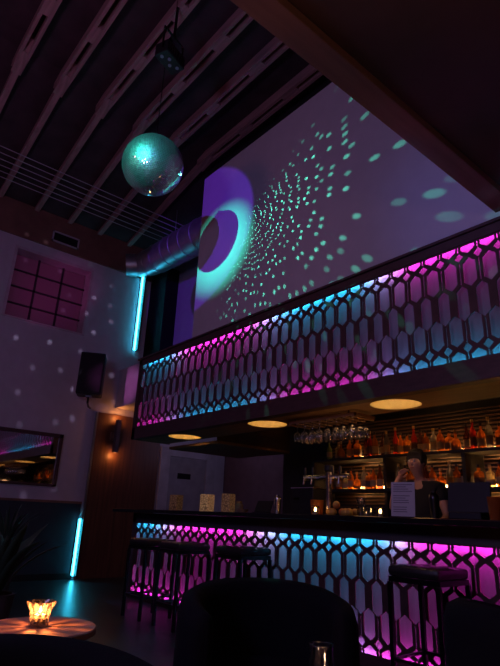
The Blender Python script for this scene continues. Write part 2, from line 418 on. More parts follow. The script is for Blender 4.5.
# ------------------------------------------------------------------ left wall fittings
sp = thing('loudspeaker', 'tall black loudspeaker bracketed to the left wall above the wood panel', 'speaker', (-9.08, 3.73, Z(1.98)), -.5)
bm = B(); box(bm, -.19, .16, -.22, .22, 0, .78, .02); obj('cabinet', bm, M['black'], sp)
bm = B(); box(bm, .16, .185, -.20, .20, .03, .75, .008); obj('grille', bm, P('black_grille', (.018, .018, .022), .5, metal=.4, bump=.5, bscale=400), sp)
bm = B(); box(bm, -.05, .05, -.05, .05, -.03, 0); tube(bm, [(0, 0, -.03), (0, 0, -.13), (-.2, .0, -.16), (-.36, .02, -.16)], .02, 8); obj('wall_bracket', bm, M['gunmetal'], sp)
mi = thing('wall_mirror', 'dark-framed wall mirror reflecting magenta light on the left wall', 'mirror', (XL, 2.75, Z(.83)))
bm = B(); a, b, t = .78, .45, .06
box(bm, 0, .05, -a, a, b-t, b); box(bm, 0, .05, -a, a, -b, -b+t*.6); box(bm, 0, .05, -a, -a+t, -b, b); box(bm, 0, .05, a-t, a, -b, b)
obj('frame', bm, M['frame_wood'], mi)
m, nt, out = new_mat('tinted_mirror'); ga = nt.nodes.new('ShaderNodeBsdfGlossy'); ga.inputs['Roughness'].default_value = .03
nz = nt.nodes.new('ShaderNodeTexNoise'); nz.inputs['Scale'].default_value = 3; rp = nt.nodes.new('ShaderNodeValToRGB')
rp.color_ramp.elements[0].color = (.55, .5, .55, 1); rp.color_ramp.elements[1].color = (.75, .7, .75, 1)
nt.links.new(nz.outputs['Fac'], rp.inputs['Fac']); nt.links.new(rp.outputs['Color'], ga.inputs['Color']); nt.links.new(ga.outputs[0], out.inputs['Surface']); M['mirror'] = m
simple_box('mirror_glass', (0.005, .02, -a+t, a-t, -b+t*.6, b-t), M['mirror'], mi)
sc_ = thing('wall_sconce', 'slim metal up-down wall sconce glowing orange on the wood panel', 'wall lamp', (XL+.03, 4.52, Z(1.37)))
bm = B(); box(bm, 0, .02, -.09, .05, -.08, .08, .004); obj('back_plate', bm, M['brass'], sc_)
bm = B(); box(bm, .02, .07, -.03, .03, -.03, .03); obj('arm', bm, M['brass'], sc_)
bm = B()
for (a0, a1, b0, b1) in ((.07, .075, -.042, .042), (.150, .155, -.042, .042), (.07, .155, -.042, -.037), (.07, .155, .037, .042)): box(bm, a0, a1, b0, b1, -.31, .31)
obj('lamp_tube', bm, P('bronze_sconce_tube', (.16, .12, .14), .5, metal=.3), sc_)
for z in (-.05, .05):
    bm = B(); lathe(bm, [(.03, z-.02), (.03, z+.02)], 12, (.12, 0, 0)); obj('bulb', bm, EM('warm_bulb', (1, .36, .09), 60), sc_)
def led_tube(name_label, x, y, z0, z1):
    t = thing('led_strip_light', name_label, 'light strip', (x, y, z0))
    h = z1-z0
    simple_box('channel', (0, .02, -.03, .03, 0, h), M['aluminium'], t)
    simple_box('light_shield', (0, .10, .03, .036, 0, h), M['black'], t)  # added fin, keeps the strip's light off the surface beside it
    bm = B(); tube(bm, [(.034, 0, h*k/24) for k in range(25)], .016, 8)
    obj('diffuser', bm, EM('cyan_led', (.03, .50, .75), 26), t)
    return t
led_tube('tall vertical cyan LED strip at the corner below the air duct', XL, 4.72, Z(3.17), Z(4.85))
led_tube('short vertical cyan LED strip near the floor beside the wood panel', XL+.025, 4.055, Z(-1.06), Z(-.14))

# ------------------------------------------------------------------ lattice
def lattice_panel(n, pitch, H, th, left_pad=0., right_pad=0.):
    """n columns of the hexagon lattice; local x from 0, local y up from 0 (bottom) to H"""
    s = H/1.055
    def f(z): return (z-1.287)*s
    W = n*pitch; hole = []
    def poly(pts): hole.append(pts)
    for i in range(n):
        c = (i+.5)*pitch; hw = .064; q = .059
        poly([(c-hw, f(2.330)), (c+hw, f(2.330)), (c+hw, f(2.288)), (c, f(2.247)), (c-hw, f(2.288))])
        poly([(c-hw, f(1.300)), (c-hw, f(1.338)), (c, f(1.378)), (c+hw, f(1.338)), (c+hw, f(1.300))])
        for (zt, zb) in ((2.207, 1.932), (1.700, 1.417)):
            poly([(c, f(zt)), (c+q, f(zt-.046)), (c+q, f(zb+.046)), (c, f(zb)), (c-q, f(zb+.046)), (c-q, f(zt-.046))])
    for i in range(n+1):
        c = i*pitch
        if i in (0, n): continue
        q = .053
        poly([(c, f(1.955)), (c+q, f(1.909)), (c+q, f(1.678)), (c, f(1.632)), (c-q, f(1.678)), (c-q, f(1.909))])
        for zc in (2.226, 1.398):
            poly([(c, f(zc+.045)), (c+.044, f(zc)), (c, f(zc-.045)), (c-.044, f(zc))])
        sl = .006
        poly([(c-sl, f(2.332)), (c+sl, f(2.332)), (c+sl, f(2.278)), (c-sl, f(2.278))])
        poly([(c-sl, f(2.175)), (c+sl, f(2.175)), (c+sl, f(1.966)), (c-sl, f(1.966))])
        poly([(c-sl, f(1.622)), (c+sl, f(1.622)), (c+sl, f(1.449)), (c-sl, f(1.449))])
        poly([(c-sl, f(1.346)), (c+sl, f(1.346)), (c+sl, f(1.300)), (c-sl, f(1.300))])
    me = plate_mesh([(0, 0), (W, 0), (W, H), (0, H)], hole, th)
    return me
def led_run(name, x0, x1, y, z, mat, parent, facing):
    bm = B(); n = int((x1-x0)/.06); 
    for k in range(n):
        a, b = x0+(x1-x0)*k/n, x0+(x1-x0)*(k+1)/n
        q = [bm.verts.new(p) for p in ((a, y-.008, z-facing*-.0), (b, y-.008, z), (b, y+.008, z-facing*.006), (a, y+.008, z-facing*.006))]
        bm.faces.new(q if facing > 0 else q[::-1])
    me = bpy.data.meshes.new(name); bm.to_mesh(me); bm.free(); me.materials.append(mat)
    o = bpy.data.objects.new(name, me); C.objects.link(o); o.parent = parent
    return o

# canopy over the bar
can = thing('bar_canopy', 'wooden canopy over the bar with a backlit hexagon lattice front', 'canopy', (0, 0, 0))
pU = .1765; xr = -2.178                       # a seam between panels
LT, LB = Z(2.345), Z(1.290)
UX0, UX1 = xr-31*pU, xr+16*pU
mesh_obj('lattice_panel', lattice_panel(47, pU, LT-LB, .013), M['frame_wood'], can, (UX0, 4.0, LB), (PI/2, 0, 0))
simple_box('back_panel', (UX0, UX1, 4.066, 4.08, LB-.05, LT+.055), M['panel'], can)
bm = B()
box(bm, UX0-.09, UX1, 3.985, 4.012, LT, Z(2.43)); box(bm, UX0-.09, UX1, 3.985, 4.012, Z(1.11), LB); box(bm, UX0-.09, UX0, 3.985, 4.112, Z(1.11), Z(2.43))
box(bm, UX0, UX1, 4.012, 4.058, LT+.057, Z(2.43)); box(bm, UX0, UX1, 4.012, 4.112, Z(1.11), LB-.055)
obj('front_frame', bm, M['frame_wood'], can)
simple_box('cap_rail', (UX0-.11, UX1, 3.955, 4.058, Z(2.43), Z(2.458)), M['frame_wood'], can, .005)
simple_box('end_board', (UX0-.09, UX0-.06, 4.112, 4.70, Z(1.11), Z(2.43)), M['frame_wood'], can)
def circ(cx, cy, r, n=40): return [(cx+r*math.cos(2*PI*k/n), cy+r*math.sin(2*PI*k/n)) for k in range(n)]
LX = [-6.74, -4.87, -2.98, -1.1]
y0, y1 = 4.112, 4.64
me = plate_mesh([(UX0-.06, y0), (UX1, y0), (UX1, y1), (UX0-.06, y1)], [circ(x, 4.36, .25) for x in LX], .03)
mesh_obj('soffit_board', me, M['ply'], can, (0, 0, Z(1.125)))
simple_box('rear_board', (-5.6, UX1, 4.64, 4.67, Z(1.11), Z(1.9)), M['black'], can)
simple_box('return_soffit', (UX0-.06, -6.35, 4.70, 6.2, Z(1.03), Z(1.07)), M['ply'], can)
simple_box('return_fascia', (-6.38, -6.35, 4.70, 6.2, Z(1.07), Z(1.9)), M['frame_wood'], can)
tops = [(UX0, CY), (-6.95, CY), (-6.35, MG), (-5.0, MG), (-4.35, (.10, .42, .86)), (-4.1, CY), (-3.15, CY), (-2.85, (.45, .30, .8)), (-2.55, MG), (UX1, MG)]
bots = [(UX0, MG), (-7.0, MG), (-6.6, (.42, .25, .8)), (-6.3, CY), (-4.85, CY), (-4.45, (.45, .22, .8)), (-4.2, MG), (-3.15, MG), (-2.75, (.2, .3, .85)), (-2.5, CY), (UX1, CY)]
LS = 150.0
led_run('led_strip', UX0, UX1, 4.024, LT+.050, LED('canopy_top_led', tops, UX0, UX1, LS), can, -1)
led_run('led_strip', UX0, UX1, 4.024, LB-.045, LED('canopy_bottom_led', bots, UX0, UX1, LS*.75), can, 1)
LN = ['recessed round ceiling light nearest the door, glowing gold', 'recessed round ceiling light left of the hanging wine glasses', 'recessed round ceiling light right of the hanging wine glasses']
for i, x in enumerate(LX[:3]):
    r = thing('recessed_light', LN[i], 'ceiling light', (x, 4.36, Z(1.11)), 0, 'gold recessed lights in the canopy soffit')
    bm = B(); lathe(bm, [(.245, .004), (.245, .16)], 40, cap=False); obj('can_lining', bm, M['can'], r, True)
    bm = B(); lathe(bm, [(.245, .16), (.245, .165)], 40); obj('can_top', bm, M['can'], r)
    bm = B(); lathe(bm, [(.05, .12), (.05, .158)], 20); obj('bulb', bm, EM('warm_downlight', (1, .64, .26), 18), r)

# ------------------------------------------------------------------ bar counter
bar = thing('bar_counter', 'long black-topped bar counter with a glowing hexagon lattice front', 'bar counter', (0, 0, 0))
pL = .178; xs = -2.573-pL/2
BT, BB = Z(-.130), Z(-1.040)
BX0 = xs-26*pL; BX1 = xs+14*pL
mesh_obj('lattice_panel', lattice_panel(40, pL, BT-BB, .013), M['frame_wood'], bar, (BX0, 4.0, BB), (PI/2, 0, 0))
simple_box('back_panel', (BX0, BX1, 4.066, 4.08, BB-.05, BT+.03), M['panel'], bar)
bm = B(); box(bm, BX0-.09, BX1, 3.985, 4.012, BT, Z(0.0)); box(bm, BX0-.09, BX0, 3.985, 4.112, BB, Z(0)); box(bm, BX0, BX1, 4.012, 4.112, BT+.035, Z(0))
obj('front_frame', bm, P('grey_front_rail', (.10, .085, .095), .5), bar)
simple_box('plinth', (BX0-.09, BX1, 3.985, 4.012, 0, BB), M['frame_wood'], bar)
simple_box('end_panel', (BX0-.09, BX0-.06, 4.112, 4.50, 0, Z(0)), M['frame_wood'], bar)
simple_box('rear_panel', (BX0-.06, BX1, 4.45, 4.50, 0, Z(0)), M['black'], bar)
simple_box('countertop', (BX0-.30, BX1, 3.74, 4.56, Z(.004), Z(.05)), M['counter'], bar, .006)
topl = [(BX0, CY), (-6.85, CY), (-6.45, (.6, .3, .85)), (-6.2, MG), (-4.9, MG), (-4.5, (.45, .42, .9)), (-4.2, CY), (-3.0, CY), (-2.85, (.45, .45, .9)), (-2.65, MG), (BX1, MG)]
botl = [(BX0, MG), (-5.6, MG), (-5.2, (.5, .2, .8)), (-4.7, CY), (-3.8, CY), (-3.3, (.5, .2, .8)), (-3.0, MG), (BX1, MG)]
led_run('led_strip', BX0, BX1, 4.024, BT+.028, LED('bar_top_led', topl, BX0, BX1, LS*1.25), bar, -1)
led_run('led_strip', BX0, BX1, 4.024, BB-.030, LED('bar_bottom_led', botl, BX0, BX1, LS*.8), bar, 1)

# ------------------------------------------------------------------ things on the counter
CT = Z(.05)
def lantern_mat(name, glow):
    m, nt, out = new_mat(name)
    b = nt.nodes.new('ShaderNodeBsdfPrincipled'); b.inputs['Roughness'].default_value = .7
    tc = nt.nodes.new('ShaderNodeTexCoord'); w = nt.nodes.new('ShaderNodeTexVoronoi'); w.feature = 'DISTANCE_TO_EDGE'; w.inputs['Scale'].default_value = 32
    nt.links.new(tc.outputs['Object'], w.inputs['Vector'])
    r = nt.nodes.new('ShaderNodeValToRGB'); r.color_ramp.elements[0].position = .05; r.color_ramp.elements[1].position = .12
    r.color_ramp.elements[0].color = (.13, .06, .03, 1); r.color_ramp.elements[1].color = (.48, .25, .12, 1)
    nt.links.new(w.outputs['Distance'], r.inputs['Fac']); nt.links.new(r.outputs['Color'], b.inputs['Base Color'])
    nt.links.new(r.outputs['Color'], b.inputs['Emission Color']); b.inputs['Emission Strength'].default_value = glow
    nt.links.new(b.outputs[0], out.inputs['Surface']); return m
for x, y, h, wd, gl, lab in ((-6.42, 4.10, .205, .13, .05, 'dim patterned box lantern nearest the counter end'),
                             (-5.72, 4.12, .21, .13, .30, 'brightly glowing patterned box lantern in the middle of the three'),
                             (-5.28, 4.12, .215, .12, .10, 'patterned box lantern beside the small glass jar')):
    t = thing('box_lantern', lab, 'lantern', (x, y, CT), .3, 'patterned box lanterns on the counter')
    bm = B(); w2 = wd/2
    for (a0, a1, b0, b1) in ((-w2, w2, -w2, -w2+.006), (-w2, w2, w2-.006, w2), (-w2, -w2+.006, -w2, w2), (w2-.006, w2, -w2, w2)): box(bm, a0, a1, b0, b1, 0, h)
    obj('shade', bm, lantern_mat('lantern_%.2f' % gl, gl), t)
    bm = B(); lathe(bm, [(.02, 0.002), (.02, .03)], 12); cnd = obj('candle', bm, M['wax'], t)
    bm = B(); ball(bm, (0, 0, .042), .008, 8, 6, (1, 1, 1.7)); obj('flame', bm, M['flame'], cnd)
def amber_tumbler(x, y, lab, r=.055, h=.14):
    t = thing('candle_lantern', lab, 'lantern', (x, y, CT))
    bm = B(); lathe(bm, [(r*.82, 0), (r*.9, h*.3), (r, h), (r*.94, h), (r*.84, h*.3), (r*.76, .008)], 20); obj('glass_shade', bm, bottle_glass('amber_glass', (.75, .30, .08), .7), t, True)
    bm = B(); lathe(bm, [(.018, .009), (.018, .03)], 12); obj('candle', bm, M['wax'], t)
amber_tumbler(-3.87, 4.18, 'amber leaf-patterned candle glass left of the lemons', .07, .15)
amber_tumbler(-1.95, 4.05, 'amber candle glass at the far right of the counter', .05, .17)
def votive(x, y, lab):
    t = thing('votive_candle', lab, 'candle', (x, y, CT))
    bm = B(); lathe(bm, [(.03, 0), (.036, .09), (.032, .09), (.027, .006)], 20); obj('glass_cup', bm, M['glassclear'], t, True)
    bm = B(); lathe(bm, [(.024, .008), (.024, .035)], 14); c = obj('wax', bm, M['wax'], t, True)
    bm = B(); ball(bm, (0, 0, .052), .011, 8, 6, (1, 1, 1.8)); obj('flame', bm, M['flame'], c, True)
votive(-3.77, 4.05, 'small lit votive candle between the amber glass and the lemons')
votive(-3.06, 4.15, 'lit votive candle right of the stacked rocks glasses')
LEM = [(-3.66, 4.14, 0), (-3.59, 4.10, 0), (-3.525, 4.17, 0), (-3.445, 4.12, 0), (-3.37, 4.17, 0), (-3.56, 4.125, .066), (-3.35, 4.06, 0)]
LL = ['leftmost lemon of the row on the counter', 'second citrus fruit from the left in the counter row', 'orange in the middle of the fruit row on the counter', 'citrus fruit fourth from the left in the counter row', 'fifth citrus fruit from the left in the counter row', 'orange lying on top of the citrus row', 'small lemon nearest the rocks glasses']
for (x, y, z), lb in zip(LEM, LL):
    k = 'orange' if 'orange' in lb else 'lemon'
    r = .036; t = thing(k, lb, k, (x, y, CT+z), random.uniform(0, 3), 'citrus fruit in a row on the counter')
    bm = B(); ball(bm, (0, 0, r), r, 18, 12, (1.18 if k == 'lemon' else 1, 1, 1)); obj('rind', bm, M[k], t, 'all')
    bm = B(); ball(bm, ((r*1.2 if k == 'lemon' else 0), 0, r if k == 'lemon' else 2*r), .006, 8, 6); obj('stem_end', bm, M['leaf'], t, True)
def rocks(x, y, z, lab, r=.042, h=.095):
    t = thing('rocks_glass', lab, 'glass', (x, y, CT+z), 0, 'rocks glasses on the counter')
    bm = B(); lathe(bm, [(r*.86, 0), (r, h), (r*.93, h), (r*.8, .012)], 20); obj('bowl', bm, M['glassclear'], t, True)
rocks(-3.27, 4.14, 0, 'lower rocks glass of the stack behind the citrus'); rocks(-3.27, 4.14, .097, 'upper rocks glass standing on another glass by the citrus', .045, .075)
rocks(-3.17, 4.12, 0, 'single rocks glass right of the stacked glasses'); rocks(-3.37, 4.28, 0, 'rocks glass half hidden behind the lemons')
# steel shakers
def shaker(x, y, lab, mat, h=.2, r=.042):
    t = thing('cocktail_shaker', lab, 'shaker', (x, y, CT))
    bm = B(); lathe(bm, [(r*.75, 0), (r, h*.72), (r, h*.74)], 20); obj('tin', bm, mat, t, True)
    bm = B(); lathe(bm, [(r, h*.74), (r*.95, h*.85), (r*.55, h*.93), (r*.55, h), (r*.3, h)], 20); obj('lid', bm, mat, t, True)
shaker(-4.43, 4.15, 'brushed steel shaker standing alone between the tablet and the taps', M['chrome'])
shaker(-2.49, 4.12, 'dark steel shaker right of the standing menu sheet', M['gunmetal'], .22)
# glass jar and bowl near lanterns
t = thing('glass_jar', 'small lidded glass jar right of the box lanterns', 'jar', (-5.09, 4.14, CT))
bm = B(); lathe(bm, [(.045, 0), (.05, .01), (.05, .09), (.03, .105)], 20); obj('jar_body', bm, bottle_glass('jar_glass', (.45, .33, .22), .4), t, True)
bm = B(); lathe(bm, [(.033, .105), (.033, .13)], 20); obj('lid', bm, M['capg'], t, True)
t = thing('snack_dish', 'low round dish beside the small glass jar', 'dish', (-4.97, 4.10, CT))
bm = B(); lathe(bm, [(.04, 0), (.07, .04), (.064, .04), (.036, .006)], 20); obj('dish_body', bm, M['label'], t, True)
# tablet till
t = thing('till_tablet', 'small dark tilted tablet till right of the glass jar', 'tablet', (-4.73, 4.18, CT), .2)
bm = B(); box(bm, -.09, .09, -.06, .06, 0, .015, .004); obj('stand', bm, M['black'], t)
bm = B(); box(bm, -.11, .11, -.006, .006, 0, .14, mat=Matrix.Translation((0, .01, .016)) @ Matrix.Rotation(-.5, 4, 'X')); obj('screen', bm, M['black'], t)
t = thing('pos_terminal', 'black bulky till terminal at the right of the counter', 'till', (-2.25, 4.22, CT), .15)
bm = B(); box(bm, -.13, .13, -.1, .1, 0, .06, .01); obj('base', bm, M['black'], t)
bm = B(); box(bm, -.17, .17, -.015, .015, 0, .24, mat=Matrix.Translation((0, .02, .06)) @ Matrix.Rotation(-.2, 4, 'X')); obj('screen', bm, M['black'], t)
t = thing('coffee_machine', 'dark boxy machine with a pale top edge left of the beer taps', 'machine', (-4.14, 4.36, CT))
bm = B(); box(bm, -.16, .16, -.12, .12, 0, .27, .01); obj('body', bm, M['black'], t)
bm = B(); box(bm, -.17, .17, -.13, .13, .27, .285, .004); obj('top_tray', bm, M['chrome'], t)
bm = B(); tube(bm, [(-.06, -.12, .17), (-.06, -.2, .16)], .012, 8); obj('spout', bm, M['gunmetal'], t)
# beer tap tower
t = thing('beer_tap_tower', 'steel T-shaped beer tap tower on the counter', 'beer tap', (-3.72, 4.20, CT))
bm = B(); lathe(bm, [(.055, 0), (.055, .012), (.035, .02), (.033, .42), (.035, .425)], 20); obj('column', bm, M['chrome'], t, True)
bm = B(); tube(bm, [(-.34, 0, .375), (.27, 0, .375)], .028, 16); obj('crossbar', bm, M['chrome'], t, True)
for k, x in enumerate((-.28, -.17, .1, .2)):
    bm = B(); tube(bm, [(x, -.02, .37), (x, -.075, .36), (x, -.085, .30)], .009, 8); tp = obj('tap', bm, M['chrome'], t, True)
    bm = B(); lathe(bm, [(.008, 0), (.014, .05), (.011, .09)], 10, (x, -.06, .385)); obj('tap_handle', bm, M['cap'], tp, True)
bm = B(); lathe(bm, [(.036, .425), (.05, .44), (.05, .49), (.02, .50)], 20); obj('tower_cap', bm, M['black'], t, True)
# menu sheet
t = thing('menu_stand', 'white printed menu sheet standing upright in front of the bartender', 'menu', (-2.76, 4.06, CT), .25)
mt = Matrix.Rotation(-.12, 4, 'X')
bm = B(); box(bm, -.105, .105, -.002, .002, .012, .30, mat=mt); sh = obj('sheet', bm, M['paper'], t)
bm = B()
for k in range(13):
    wd = random.uniform(.05, .085)
    if k in (4, 9): continue
    box(bm, -.085, -.085+2*wd, -.0032, -.0022, .275-k*.019, .281-k*.019, mat=mt)
obj('printed_lines', bm, M['ink'], sh)
bm = B(); box(bm, -.11, .11, -.03, .03, 0, .012, .003); obj('base', bm, M['glassclear'], t)

# ------------------------------------------------------------------ glass rack and hanging glasses
RX0, RX1, RY0, RY1 = -4.42, -3.42, 4.28, 4.62
rk = thing('glass_rack', 'wooden rack under the canopy holding upside-down wine glasses', 'glass rack', (0, 0, Z(1.11)))
bm = B()
for y in (RY0, RY1-.02): box(bm, RX0, RX1, y, y+.02, -.06, -.03)
for x in (RX0, RX1-.02): box(bm, x, x+.02, RY0, RY1, -.06, -.03)
obj('rack_frame', bm, M['ply'], rk)
NG = 8
for k in range(NG+1):
    x = RX0+.03+(RX1-RX0-.06)*k/NG
    simple_box('rail', (x-.014, x+.014, RY0, RY1, -.075, -.06), M['ply'], rk)
for x in (RX0+.1, RX1-.1):
    for y in (RY0+.02, RY1-.02): bm = B(); tube(bm, [(x, y, -.05), (x, y, -.001)], .008, 6); obj('hanger_rod', bm, M['gunmetal'], rk)
g0 = None
for row, yy in enumerate((RY0+.07, RY0+.19, RY1-.06)):
    for k in range(NG):
        x = RX0+.03+(RX1-RX0-.06)*(k+.5)/NG
        nm = ordn(k)+' hanging wine glass from the left, '+('front', 'middle', 'rear')[row]+' row of the rack'
        if g0 is None:
            g0 = thing('wine_glass', nm, 'wine glass', (x, yy, Z(1.05)), 0, 'wine glasses hanging from the rack')
            bm = B(); lathe(bm, [(.035, 0), (.034, -.003), (.006, -.006), (.0045, -.02), (.0045, -.08), (.008, -.09)], 14); obj('stem_foot', bm, M['glassclear'], g0, True)
            bm = B(); lathe(bm, [(.008, -.09), (.03, -.105), (.042, -.135), (.040, -.17), (.032, -.20)], 18, cap=False); obj('bowl', bm, M['glassclear'], g0, True)
        else: dup(g0, (x, yy+random.uniform(-.01, .01), Z(1.05)), 0, nm)

# ------------------------------------------------------------------ back bar and bottles
S1, S2 = Z(.80), Z(.40)
bb = thing('back_bar', 'dark back bar shelving with louvred panel and two bottle shelves', 'shelving', (0, 0, 0))
simple_box('cabinet', (-5.2, 1.5, 5.45, 6.04, 0, Z(-.05)), M['black'], bb)
simple_box('worktop', (-5.22, 1.5, 5.42, 6.04, Z(-.05), Z(0)), M['counter'], bb)
simple_box('back_panel', (-5.2, 1.5, 5.98, 6.04, Z(0), Z(1.6)), M['black'], bb)
bm = B(); k = 0; z = Z(.05)
while z < Z(1.35):
    box(bm, -5.2, 1.5, 5.95, 5.975, z, z+.018); z += .045
obj('louvre_slats', bm, P('dark_louvre', (.055, .032, .024), .5), bb)
for zz in (S1, S2): simple_box('shelf', (-5.2, 1.5, 5.5, 5.86, zz-.035, zz), M['black'], bb)
for x in (-5.18, -3.98, -2.95, -1.7): simple_box('upright', (x-.02, x+.02, 5.52, 5.95, Z(0), S1), M['black'], bb)
WARM = EM('warm_shelf_led', (1, .46, .14), 50.0)
segs = {S1: [(-4.60, -4.40), (-3.95, -3.70), (-3.45, -3.28), (-3.12, -2.98), (-2.82, -2.62), (-2.45, -2.2)], S2: [(-4.75, -4.55), (-4.35, -4.15), (-3.9, -3.75), (-3.42, -3.25), (-2.95, -2.75), (-2.5, -2.3)]}
for zz, ss in segs.items():
    for a, b in ss:
        bm = B(); n = 6
        for k in range(n): box(bm, a+(b-a)*k/n, a+(b-a)*(k+1)/n, 5.84, 5.855, zz+.002, zz+.05)
        obj('shelf_light', bm, WARM, bb)
KINDS = [  # name, colour words, glass colour, profile, square, label mat, cap mat, translucency
    ('amber whisky', (.60, .22, .04), [(.040, 0), (.042, .01), (.042, .17), (.030, .20), (.014, .225), (.013, .27)], 0, 'label', 'cap'),
    ('square amber bourbon', (.66, .27, .05), [(.040, 0), (.042, .01), (.042, .16), (.034, .18), (.015, .195), (.014, .24)], 6, 'labeld', 'cap'),
    ('clear gin', (.40, .38, .36), [(.037, 0), (.039, .01), (.039, .19), (.028, .22), (.014, .24), (.013, .29)], 0, 'label', 'capg'),
    ('dark rum', (.16, .05, .03), [(.038, 0), (.040, .01), (.040, .18), (.022, .21), (.015, .24), (.015, .30)], 0, 'label', 'cap'),
    ('tall red aperitif', (.58, .07, .04), [(.034, 0), (.036, .01), (.036, .20), (.018, .245), (.013, .27), (.013, .32)], 0, 'labeld', 'capg'),
    ('green-tinted liqueur', (.30, .40, .14), [(.036, 0), (.038, .01), (.038, .15), (.020, .18), (.013, .20), (.013, .25)], 0, 'label', 'cap'),
    ('squat round cognac', (.62, .24, .05), [(.035, 0), (.050, .02), (.054, .07), (.044, .12), (.016, .15), (.014, .22)], 0, 'labeld', 'capg'),
    ('pale tequila', (.62, .52, .30), [(.038, 0), (.042, .01), (.036, .12), (.040, .16), (.016, .19), (.014, .23)], 3, 'label', 'capg'),
]
protos = {}
seq = {S1: [5, 7, 6, 0, 3, 1, 3, 4, 0, 3, 2, 4, 0, 1, 4, 3, 0, 2, 0, 1, 6, 3, 4, 0, 2, 1, 0, 3, 6, 7, 0, 3, 1], S2: [1, 0, 7, 0, 6, 2, 1, 0, 3, 2, 2, 0, 1, 4, 3, 0, 6, 2, 0, 3, 1, 7, 0, 0, 4, 4, 3, 2, 0, 1]}
for zz, sq_ in seq.items():
    x = -5.03 if zz == S1 else -5.02; pr = 0
    nm_shelf = 'upper' if zz == S1 else 'lower'
    for i, k in enumerate(sq_):
        nm, col, prof, sq, lm, cm = KINDS[k]
        lab = f'{nm} bottle, {ordn(i)} from the left on the {nm_shelf} back bar shelf'
        rad = max(p_[0] for p_ in prof)*(1.19 if sq else 1)
        x += pr+rad+random.uniform(.006, .014); pr = rad; y = 5.68+random.uniform(-.05, .06)
        if zz == S2:
            for ux in (-3.98, -2.95):
                if abs(x-ux) < rad+.025: x = ux+rad+.03
        if k not in protos:
            p = thing('liquor_bottle', lab, 'bottle', (x, y, zz+.001), random.uniform(-.4, .4), 'liquor bottles on the back bar')
            bm = B(); lathe(bm, prof, 18, sq=sq); obj('bottle_glass', bm, bottle_glass('glass_'+nm.replace(' ', '_'), col, .75), p, True)
            r = prof[1][0]+.0012; h = prof[2][1]
            bm = B(); lathe(bm, [(r, h*.25), (r, h*.72)], 18, sq=sq, cap=False); obj('paper_label', bm, M[lm], p, True)
            zt = prof[-1][1]; bm = B(); lathe(bm, [(.016, zt-.012), (.016, zt+.022)], 12); obj('cap', bm, M[cm], p, True)
            protos[k] = p
        else:
            q = dup(protos[k], (x, y, zz+.001), random.uniform(-.5, .5), lab)
            s = random.uniform(.92, 1.12 if zz == S1 else 1.0); q.scale = (1, 1, s)

# ------------------------------------------------------------------ bar stools
def make_stool():
    t = thing('bar_stool', '', 'bar stool', (0, 0, 0), 0, 'bar stools along the counter')
    h = .195; top = Z(-.285)
    bm = B(); box(bm, -h-.015, h+.015, -h-.015, h+.015, top-.075, top, .03); obj('seat_cushion', bm, M['leather'], t, True)
    bm = B(); 
    for s in (-1, 1):
        box(bm, -h, h, s*h-.012, s*h+.012, top-.11, top-.075); box(bm, s*h-.012, s*h+.012, -h, h, top-.11, top-.075)
    obj('seat_frame', bm, M['gunmetal'], t)
    for sx in (-1, 1):
        for sy in (-1, 1):
            bm = B(); box(bm, sx*h-.016, sx*h+.016, sy*h-.016, sy*h+.016, 0, top-.11, .003); obj('leg', bm, M['gunmetal'], t)
    for s in (-1, 1):
        simple_box('stretcher', (-h+.012, h-.012, s*h-.009, s*h+.009, .22, .24), M['gunmetal'], t)
        simple_box('stretcher', (s*h-.009, s*h+.009, -h+.012, h-.012, .22, .24), M['gunmetal'], t)
    return t
st = make_stool(); st.location = (-5.86, 3.46, 0)
st['label'] = 'leftmost bar stool, nearest the free end of the counter'
dup(st, (-5.20, 3.48, 0), 0, 'second bar stool from the free end of the counter')
dup(st, (-4.45, 3.70, 0), 0, 'bar stool standing behind the curved sofa chair')
dup(st, (-2.33, 3.70, 0), 0, 'bar stool with a rounded black seat in front of the magenta lattice')

# ------------------------------------------------------------------ foreground chairs and tables
def tub_chair(lab, x, y, rz, R=.43, H=.80, arc=125, dip=.10):
    t = thing('tub_chair', lab, 'armchair', (x, y, 0), rz, 'dark velvet tub chairs')
    bm = B(); rings = []; n = 40
    sec = [(-.05, .12), (.05, .12), (.065, .4), (.062, .9), (.045, .97), (.0, 1.0), (-.045, .97), (-.06, .9), (-.055, .4)]
    for i in range(n+1):
        a = math.radians(-arc+2*arc*i/n); f = abs(i/n*2-1)
        top = H-dip*f**2.2
        k = 1 if f < .93 else math.sqrt(max(.05, 1-((f-.93)/.075)**2))
        rings.append([bm.verts.new(((R+dr*k)*math.cos(a), (R+dr*k)*math.sin(a), top*hz if hz < .5 else top-(1-hz)*.8*1.0)) for dr, hz in sec])
    for a, b in zip(rings, rings[1:]):
        for k in range(len(sec)):
            l = (k+1) % len(sec); bm.faces.new((a[k], a[l], b[l], b[k]))
    bm.faces.new(rings[0][::-1]); bm.faces.new(rings[-1])
    obj('backrest', bm, M['velvet'], t, 'all')
    bm = B(); lathe(bm, [(R-.10, .28), (R-.05, .30), (R-.04, .38), (R-.07, .43), (R-.2, .445)], 36); obj('seat_cushion', bm, M['velvet'], t, True)
    bm = B(); lathe(bm, [(R-.12, .09), (R-.05, .10), (R-.05, .28)], 36); obj('base', bm, M['velvet'], t, True)
    for a in (45, 135, 225, 315):
        c, s = math.cos(math.radians(a)), math.sin(math.radians(a))
        bm = B(); tube(bm, [((R-.12)*c, (R-.12)*s, .10), ((R-.09)*c, (R-.09)*s, 0)], [.02, .014], 8); obj('leg', bm, M['gunmetal'], t, True)
    return t
tub_chair('large curved dark velvet tub chair in the foreground before the bar', -2.14, 1.95, math.radians(150), .38, .80)
tub_chair('dark tub chair cut off at the lower right of the view', -.88, 2.24, math.radians(250), .345, .87)
tub_chair('dark tub chair close by in front of the candle table', -1.20, .45, math.radians(200), .355, .82)
